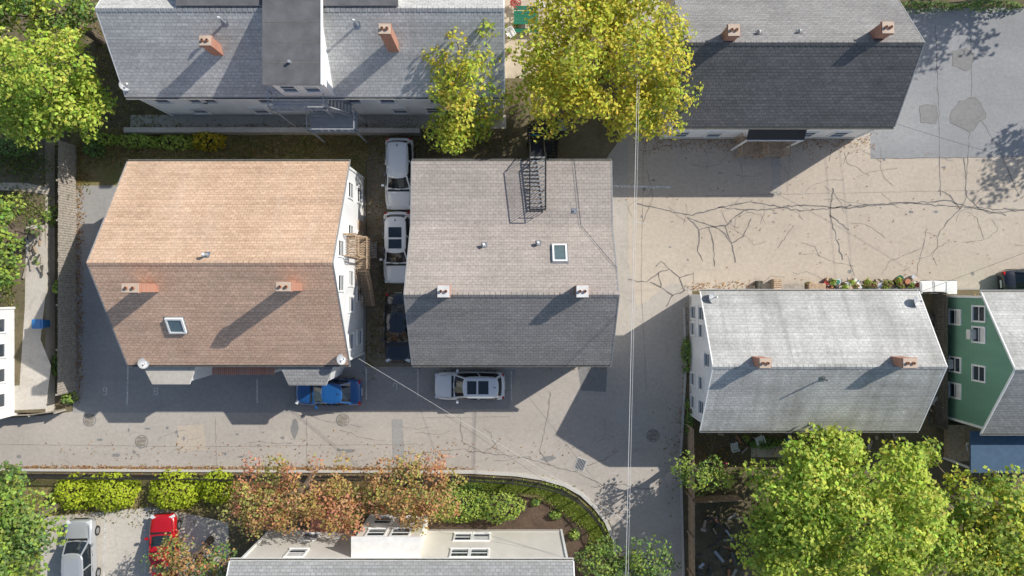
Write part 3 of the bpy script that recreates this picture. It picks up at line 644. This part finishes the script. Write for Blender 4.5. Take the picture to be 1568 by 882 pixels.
# --- G bottom house
pG=[(-27,6.3),(-21.3,9.8),(-15.95,6.5)]
Gh=house('cream_sided_house',-16.5,3.6,pG,-26.7,-16.25,.3,'side_cream','sh_grey_mid','sh_grey_mid',ridge=1)
mb=MB()
for x in(-13.2,-3.2,-2.0):
    for z in(1.5,4.4): win(mb,(x,-16.25,z),(0,1,0),1.0,1.25)
mb.obj('windows',Gh)
mb=MB(); mb.box((-7.6,-15.75,2.5),(1.95,.55,2.5),'side_cream'); mb.box((-7.6,-15.7,5.06),(2.1,.7,.06),'membrane_white')
mb.obj('bay',Gh)
mb=MB()
for x in (-8.4,-6.9):
    for z in(1.4,3.8): win(mb,(x,-15.2,z),(0,1,0),1.05,1.3)
mb.obj('bay_windows',Gh)
mb=MB(); mb.box((-12.2,-15.6,.25),(1.2,.7,.25),'brick'); mb.obj('entry_steps',Gh)
# --- H left house
pH=[(-8.6,7),(-4.8,9),(-1.0,7)]
Hh=house('white_clapboard_house',-46,-32.6,pH,-8.3,-1.3,.15,'side_white','sh_grey',ridge=1)
mb=MB()
for y in(-2.4,-4,-5.6,-7.2): win(mb,(-32.75,y,2.6),(1,0,0),.8,1.2)
mb.obj('windows',Hh)
# ---------------------------------------------------------------- fences
def picket(name,pts,h,m,sp=.13,w=.03,post=.08,psp=2.4):
    e=empty(name); mb=MB(); P=[Vector((*G(u,v),0)) for u,v in pts]
    for a,b in zip(P,P[1:]):
        L=(b-a).length
        for z in(.18,h-.12): mb.bar(a+Vector((0,0,z)),b+Vector((0,0,z)),.055,m)
        n=max(1,int(L/sp))
        for i in range(n): p=a.lerp(b,i/n); mb.box((p.x,p.y,h/2),(w/2,w/2,h/2),m)
        n=max(1,int(L/psp))
        for i in range(n): p=a.lerp(b,i/n); mb.box((p.x,p.y,h/2+.06),(post/2,post/2,h/2+.06),m)
    mb.obj('rails_and_pickets',e)
picket('iron_fence',[(-200,727),(0,725),(200,727),(350,728)],1.25,'iron')
picket('iron_fence',[(350,728),(640,729),(720,729),(785,733),(825,739),(860,749),(884,762),(904,782),(920,802),(932,830),(937,870),(938,960)],1.35,'iron')
def plank(name,pts,h,m,z0=0,w=.14,gap=.02,lean=0):
    e=empty(name); mb=MB(); P=[Vector((*G(u,v),z0)) for u,v in pts]
    for a,b in zip(P,P[1:]):
        d=(b-a);L=d.length; n=int(L/(w+gap)); R=d.to_track_quat('X','Z').to_matrix()
        for i in range(n):
            p=a.lerp(b,(i+.5)/n); hh=h*random.uniform(.98,1.02); mb.box(p+Vector((0,0,hh/2)),(w/2,.012,hh/2),m,R)
        for z in(.3,h-.3): mb.bar(a+Vector((0,0,z))-R@Vector((0,.035,0)),b+Vector((0,0,z))-R@Vector((0,.035,0)),.05,m,.09)
        k=max(1,int(L/2.2))
        for i in range(k+1): p=a.lerp(b,i/k)-R@Vector((0,.08,0)); mb.box(p+Vector((0,0,h/2)),(.05,.05,h/2+.03),m,R)
    mb.obj('planks',e)
plank('wooden_fence',[(117,224),(117,400),(116,598)],2.0,'wood_grey')
plank('wooden_fence',[(1053,650),(1054,755),(1056,1100)],1.7,'wood'); plank('wooden_fence',[(1056,760),(1128,757)],1.5,'wood')
plank('white_fence',[(771,-40),(771,60),(771,175)],1.7,'trim')
plank('wooden_fence',[(1430,452),(1430,560),(1430,650)],1.6,'wood_dark'); plank('wooden_fence',[(1404,447),(1428,447)],1.6,'wood_dark')
plank('wooden_fence',[(-100,638),(0,634),(60,631),(100,626)],1.2,'wood_grey')
# ---------------------------------------------------------------- cars
def smoothsub(o,l=2):
    for p in o.data.polygons: p.use_smooth=True
    m=o.modifiers.new('s','SUBSURF'); m.levels=l; m.render_levels=l
def car(name,u,v,ang,L,W,paint,suv=False,sunroof=False,rails=False):
    x,y=G(u,v,.9); e=empty(name,(x,y,.02)); e.rotation_euler=(0,0,math.radians(ang))
    s=L/4.6; hw0=W/2; up=.10 if suv else 0
    st=[(2.30,.55,.58),(2.26,.74,.68),(2.12,.88,.78),(1.8,.97,.86),(1.35,1.,.93),(.95,1.,.99),(.3,1.,1.0),(-.6,1.,1.0),(-1.4,1.,1.0),(-1.85,.98,.99),(-2.12,.93,.95),(-2.26,.83,.86),(-2.30,.70,.72)]
    if suv: st=[(a,min(1,b+.04),c) for a,b,c in st]
    rings=[]
    for a,b,c in st:
        hw=hw0*b; top=c+up; a*=s
        half=[(0,top+.05),(.5*hw,top+.04),(.82*hw,top),(.97*hw,top-.10),(hw,top-.26),(hw,.48),(.96*hw,.28),(.6*hw,.22)]
        ring=[(a,yy,zz) for yy,zz in half]+[(a,-yy,zz) for yy,zz in half[::-1][:-1]]; rings.append(ring)
    V=[p for r in rings for p in r]; n=len(rings[0]); F=[]
    for i in range(len(rings)-1):
        for j in range(n): F.append((i*n+j,(i+1)*n+j,(i+1)*n+(j+1)%n,i*n+(j+1)%n))
    F.append(tuple(range(n))[::-1]); F.append(tuple(range((len(rings)-1)*n,len(rings)*n)))
    me=bpy.data.meshes.new('body'); me.from_pydata(V,[],F); me.materials.append(MATS[paint]); o=bpy.data.objects.new('body',me); scene.collection.objects.link(o); o.parent=e
    bm=bmesh.new(); bm.from_mesh(me); bmesh.ops.recalc_face_normals(bm,faces=bm.faces); bm.to_mesh(me); bm.free(); smoothsub(o)
    zb=.96+up; zt=1.62+up*.8 if suv else 1.44
    lf,lr=(1.05*s,-2.12*s) if suv else (1.05*s,-1.72*s)
    uf,ur=(.35*s,-1.85*s) if suv else (.30*s,-1.05*s)
    wl=hw0*.92; wu=hw0*.74
    def ring(f,r,w,z):
        h=[(f,0),(f-.03,.5*w),(f-.12,.84*w),(f-.38,.97*w),((f+r)/2,w),(r+.35,.96*w),(r+.10,.82*w),(r+.02,.5*w),(r,0)]
        return [Vector((a,b,z)) for a,b in h]+[Vector((a,-b,z)) for a,b in h[::-1][1:-1]]
    lo=ring(lf,lr,wl,zb); hi=ring(uf,ur,wu,zt); n=len(lo); mb=MB()
    for i in range(n): mb.face([lo[i],lo[(i+1)%n],hi[(i+1)%n],hi[i]],'car_glass')
    mb.face(hi,'car_glass'); mb.obj('windows',e)
    mb=MB(); r0=ring(uf+.06,ur-.06,wu+.035,zt-.03); r1=ring(uf-.02,ur+.0,wu-.02,zt+.025); r2=ring(uf-.25,ur+.2,wu*.72,zt+.055)
    for A_,B_ in((r0,r1),(r1,r2)):
        for i in range(n): mb.face([A_[i],A_[(i+1)%n],B_[(i+1)%n],B_[i]],paint)
    mb.face(r2,paint)
    mb.obj('roof',e,smooth=True)
    mb=MB()
    for i in [2,4,6,10,12,14]:
        if i in(6,10) and suv: w=.16
        elif i in(4,12): w=.07
        else: w=.09
        a=lo[i]; b=hi[i]; o_=Vector((0,1 if a.y>0 else -1,0))*.012+Vector((0,0,.012)); mb.bar(a+o_,b+o_,w,paint,.03)
    for sg in(1,-1): mb.bar((lf-.3,sg*(wl+.01),zb+.02),(lr+.3,sg*(wl+.01),zb+.02),.03,'black_plastic')
    mb.box((lf+.05,0,zb+.045),(.07,wl*.82,.01),'black_plastic')
    mb.bar((lf+.02,-.5,zb+.08),(lf-.2,-.05,zb+.2),.02,'black_plastic'); mb.bar((lf+.02,.1,zb+.08),(lf-.2,.5,zb+.2),.02,'black_plastic')
    mb.obj('pillars_and_wipers',e)
    mb=MB()
    if sunroof: mb.box((uf-.55,0,zt+.062),(.3,wu*.62,.01),'car_glass'); mb.box((uf-1.3,0,zt+.062),(.33,wu*.62,.01),'car_glass')
    if rails:
        for sg in(1,-1): mb.bar((uf-.25,sg*(wu-.05),zt+.11),(ur+.2,sg*(wu-.05),zt+.11),.04,'steel')
    mb.box((ur+.2,0,zt+.08),(.07,.02,.03),'black_plastic')
    for sg in(1,-1):
        mb.bar((lf+.05,sg*hw0*.84,zb+.01),(1.95*s,sg*hw0*.74,.88+up),.014,'black_plastic')
        mb.box((lf-.28,sg*(hw0+.09),zb+.04),(.07,.10,.07),paint); mb.bar((lf-.28,sg*(hw0-.06),zb-.02),(lf-.28,sg*(hw0+.06),zb+.03),.04,'black_plastic')
        mb.box((2.13*s,sg*hw0*.70,.72+up),(.09,.17,.07),'lamp_clear',Matrix.Rotation(-sg*.45,3,'Z'))
        mb.box((-2.17*s,sg*hw0*.74,.82+up),(.06,.15,.09),'lamp_red',Matrix.Rotation(sg*.3,3,'Z'))
        for X in(.25*s,-.7*s): mb.box((X,sg*(hw0*.965),.80+up),(.006,.02,.16),'black_plastic'); mb.box((X-.2,sg*(hw0+.005),.86+up),(.09,.012,.015),'rim')
    mb.box((2.28*s,0,.5),(.03,.45,.10),'black_plastic'); mb.box((-2.31*s,0,.62),(.015,.26,.07),'white_plastic'); mb.obj('lights_and_mirrors',e)
    mb=MB()
    for X in(1.42*s,-1.38*s):
        for sg in(1,-1):
            yy=sg*(hw0-.1); mb.tube((X,yy-.11,.33),(X,yy+.11,.33),.33,.33,'tyre',20); mb.tube((X,yy-.118*1,.33),(X,yy+.118,.33),.2,.2,'rim',14)
    mb.obj('wheels',e); return e
car('white_suv',611,266,-90,4.75,1.88,'car_white',suv=True,rails=True)
car('white_suv',608,379,-90,4.75,1.84,'car_white',suv=True,sunroof=True)
car('black_sedan',609,502,-90,4.6,1.8,'car_black')
car('blue_sedan',502,601,180,4.4,1.76,'car_blue')
car('white_suv',719,591,180,4.65,1.86,'car_white',suv=True,sunroof=True,rails=True)
car('silver_suv',121,850,91,4.6,1.88,'car_silver',suv=True)
car('red_sedan',249,840,92,4.4,1.78,'car_red')
car('black_sedan',1590,430,5,4.6,1.8,'car_black')
# ---------------------------------------------------------------- cables & poles
def cable(name,a,b,sag,r,m,n=20):
    cu=bpy.data.curves.new(name,'CURVE'); cu.dimensions='3D'; sp=cu.splines.new('POLY'); sp.points.add(n)
    a=Vector(a);b=Vector(b)
    for i in range(n+1):
        t=i/n; p=a.lerp(b,t); p.z-=sag*4*t*(1-t); sp.points[i].co=(*p,1)
    cu.bevel_depth=r; cu.bevel_resolution=1; cu.materials.append(MATS[m]); o=bpy.data.objects.new(name,cu); scene.collection.objects.link(o); return o
def pole(x,y):
    e=empty('utility_pole'); mb=MB(); mb.tube((x,y,0),(x,y,9.5),.17,.12,'wood_grey',10); mb.box((x,y,9.),(1.1,.06,.06),'wood_grey')
    for d in(-.9,-.4,.4,.9): mb.tube((x+d,y,9.06),(x+d,y,9.25),.04,.03,'brickcap',6)
    mb.tube((x+.3,y-.1,7),(x+.3,y-.1,7.9),.2,.2,'steel',10); mb.obj('pole',e)
pole(7.5,27); pole(6.15,-30)
cable('power_line',(7.42,27,8),(6.1,-30,8),.0,.016,'cable'); cable('power_line',(7.50,27,8.2),(6.2,-30,8.2),.0,.010,'cable')
cable('service_drop',G3(549,549,5.2),G3(962,800,8),.1,.009,'cable'); cable('service_drop',G3(549,549,5.1),G3(960,820,7.6),.2,.007,'cable_dark')
cable('service_drop',(-.5,-4.7,4.9),G3(962,800,8),.05,.007,'cable_dark')
cable('service_drop',(23.1,10,4.9),(40,4,8),.3,.009,'cable_dark'); cable('service_drop',(24.8,-.3,4.5),(40,6,8),.3,.009,'cable_dark')
cable('power_line',(29,30,8.5),(32,-2,8.5),.3,.010,'cable_dark'); cable('power_line',(29.6,30,8.5),(33,2,8.5),.3,.010,'cable_dark')
# ---------------------------------------------------------------- small objects
def bin_(name,u,v,body,lid,ang=0,w=.55,d=.65,h=1.0):
    e=empty(name,G3(u,v,.02)); e.rotation_euler=(0,0,math.radians(ang)); mb=MB(); z=h-.08
    a=[(-w*.4,-d*.4,.05),(w*.4,-d*.4,.05),(w*.4,d*.4,.05),(-w*.4,d*.4,.05)]; b=[(-w/2,-d/2,z),(w/2,-d/2,z),(w/2,d/2,z),(-w/2,d/2,z)]
    for i in range(4): mb.face([a[i],a[(i+1)%4],b[(i+1)%4],b[i]],body)
    mb.face(a[::-1],body); mb.box((0,0,z+.03),(w/2+.03,d/2+.03,.03),lid); mb.box((0,.03,z+.075),(w/2-.04,d/2-.08,.015),lid)
    mb.bar((-w/2,d/2+.06,z),(w/2,d/2+.06,z),.03,'black_plastic')
    for sx in(-1,1): mb.tube((sx*w*.4-.03,d*.42,.1),(sx*w*.4+.03,d*.42,.1),.1,.1,'tyre',10)
    mb.obj('bin_body',e); return e
bin_('recycling_bin',818,219,'teal_plastic','teal_plastic'); bin_('trash_bin',858,197,'black_plastic','trim_grey',10); bin_('trash_bin',838,230,'black_plastic','black_plastic')
for i,u in enumerate((1409,1428,1446)): bin_('white_storage_bin',u,440,'white_plastic','white_plastic',random.uniform(-4,4),.72,.8,.8)
b=bin_('recycling_bin',86,494,'blue_plastic','blue_plastic',90); b.location.z=1.02
def crate(u,v,w,d,h,m='wood',ang=0):
    e=empty('wooden_crate',G3(u,v,.02)); e.rotation_euler=(0,0,math.radians(ang)); mb=MB()
    for i in range(6):
        y=-d/2+d*(i+.5)/6; mb.box((0,y,h),(w/2,d/12*.8,.02),m)
    for z in (.12,h*.5,h*.85):
        for sy in(-1,1): mb.box((0,sy*d/2,z),(w/2,.015,h*.13),m)
        for sx in(-1,1): mb.box((sx*w/2,0,z),(.015,d/2-.02,h*.13),m)
    for sx in(-1,1):
        for sy in(-1,1): mb.box((sx*(w/2-.05),sy*(d/2-.05),h/2),(.04,.03,h/2-.03),m)
    mb.obj('slats',e)
crate(1186,437,.5,.8,.6); crate(1210,440,1.5,.45,.5,'wood_grey'); crate(1245,440,1.1,.5,.7,'wood'); crate(1160,436,.35,.5,.5,'wood_dark')
e=empty('junk_pile'); mb=MB(); cols=['red_plastic','wood_dark','green_plastic','white_plastic','wood','terracotta','black_plastic','steel','blind','wood_grey','wood_dark','wood_grey','brickcap']
for k in range(95):
    u=random.uniform(1262,1402); v=random.gauss(436,4); x,y=G(u,v); m=random.choice(cols); R=Matrix.Rotation(random.uniform(0,3),3,'Z')@Matrix.Rotation(random.gauss(0,.3),3,'X')
    if random.random()<.4: mb.tube((x,y,.02),(x+random.gauss(0,.05),y,random.uniform(.15,.5)),random.uniform(.06,.17),random.uniform(.08,.2),m,9)
    else: mb.box((x,y,random.uniform(.1,.35)),(random.uniform(.05,.3),random.uniform(.03,.15),random.uniform(.03,.15)),m,R)
mb.obj('junk',e)
e=empty('yard_debris'); mb=MB()
for k in range(110):
    u,v=random.choice([(random.uniform(1065,1128),random.uniform(785,880)),(random.uniform(1100,1400),random.uniform(664,690)),(random.uniform(1412,1428),random.uniform(480,640))]); x,y=G(u,v); m=random.choice(['wood_grey','wood_dark','wood','steel','wood_dark','terracotta','wood_dark','wood_grey'])
    R=Matrix.Rotation(random.uniform(0,3),3,'Z')@Matrix.Rotation(random.gauss(0,.15),3,'Y'); mb.box((x,y,random.uniform(.08,.4)),(random.uniform(.08,.5),random.uniform(.03,.10),.03),m,R)
mb.obj('planks_and_scrap',e)
e=empty('lumber_pile'); mb=MB()
for k in range(26):
    x,y=G(random.uniform(40,66),random.uniform(350,420),1); R=Matrix.Rotation(random.gauss(1.5,.25),3,'Z'); mb.box((x,y,1.05+random.random()*.12),(random.uniform(.1,.4),random.uniform(.03,.07),.03),random.choice(['wood_grey','wood','wood_dark','wood_grey']),R)
mb.obj('boards',e)
e=empty('patio_table',G3(805,33,0)); mb=MB()
for i in range(5): mb.box((0,-.36+i*.18,.74),(.8,.08,.02),'green_plastic')
for sx in(-1,1):
    for sy in(-1,1): mb.bar((sx*.6,sy*.35,0),(sx*.6,sy*.25,.72),.06,'green_plastic')
for sy in(-1,1):
    for j in range(2): mb.box((0,sy*(.68+j*.14),.44),(.8,.06,.02),'green_plastic')
    for sx in(-1,1): mb.bar((sx*.6,sy*.3,.4),(sx*.6,sy*.85,.4),.05,'green_plastic')
mb.obj('table_and_benches',e)
def chair(u,v,a,m):
    e=empty('patio_chair',G3(u,v,.02)); e.rotation_euler=(0,0,a); mb=MB()
    for i in range(5): mb.box((0,-.2+i*.1,.42),(.24,.04,.012),m); mb.box((0,.26+i*.012,.5+i*.09),(.24,.012,.035),m)
    for sx in(-1,1):
        mb.box((sx*.27,0,.62),(.03,.25,.015),m)
        for sy in(-1,1): mb.bar((sx*.25,sy*.22,0),(sx*.25,sy*.22,.61 if sy<0 else .9),.035,m)
    mb.obj('seat_and_back',e)
for p in [(782,55,.5,'white_plastic'),(828,12,2.,'white_plastic'),(790,10,1.,'red_plastic'),(1160,672,.4,'white_plastic'),(1122,682,1.8,'white_plastic'),(1205,675,2.5,'blue_plastic'),(1478,680,.2,'white_plastic')]: chair(*p)
def pot(u,v,r=.2):
    e=empty('potted_plant'); x,y=G(u,v); mb=MB(); mb.tube((x,y,.01),(x,y,.35),r*.7,r,'terracotta',10); mb.tube((x,y,.33),(x,y,.36),r*.85,r*.85,'mulch',10); mb.obj('pot',e)
    n=90; d=rng.normal(size=(n,3)); d[:,2]=abs(d[:,2]); d/=np.linalg.norm(d,axis=1)[:,None]; P=np.array([x,y,.36])+d*r*1.5*rng.random((n,1))**.5
    leafmesh('leaves',P,d,.06,np.array(GRN)[rng.integers(4,size=n)],e)
for p in [(1272,432),(1290,440),(1325,432),(1352,441),(1372,430),(1390,437),(790,40),(840,45),(820,60),(780,80),(1140,668),(1230,668),(1300,432)]: pot(*p)
sheet('brick_path',[(1150,683),(1260,683),(1260,700),(1150,700)],.012,'patio_stone')
# ---------------------------------------------------------------- light, world, camera
d=Vector((1.15,.72,1.0)).normalized(); el=math.asin(d.z); az=math.atan2(d.x,d.y)
sl=bpy.data.lights.new('sun','SUN'); sl.energy=5.0; sl.angle=math.radians(.5); sl.color=(1,.95,.87)
so=bpy.data.objects.new('sun',sl); so.rotation_euler=(-d).to_track_quat('-Z','Y').to_euler(); so.location=(30,20,40); scene.collection.objects.link(so)
w=bpy.data.worlds.new('World'); scene.world=w; w.use_nodes=True; nt=w.node_tree; bg=nt.nodes['Background']
sk=nt.nodes.new('ShaderNodeTexSky'); sk.sky_type='NISHITA'; sk.sun_disc=False; sk.sun_elevation=el; sk.sun_rotation=az
nt.links.new(sk.outputs[0],bg.inputs[0]); bg.inputs[1].default_value=.13
cd=bpy.data.cameras.new('camera'); cd.sensor_width=36; cd.lens=36*50/(1568/S); cd.clip_end=2000
co=bpy.data.objects.new('camera',cd); co.location=(0,0,50); scene.collection.objects.link(co); scene.camera=co
scene.view_settings.view_transform='Standard'; scene.view_settings.look='None'; scene.view_settings.exposure=0
print('LEAVES',NL)
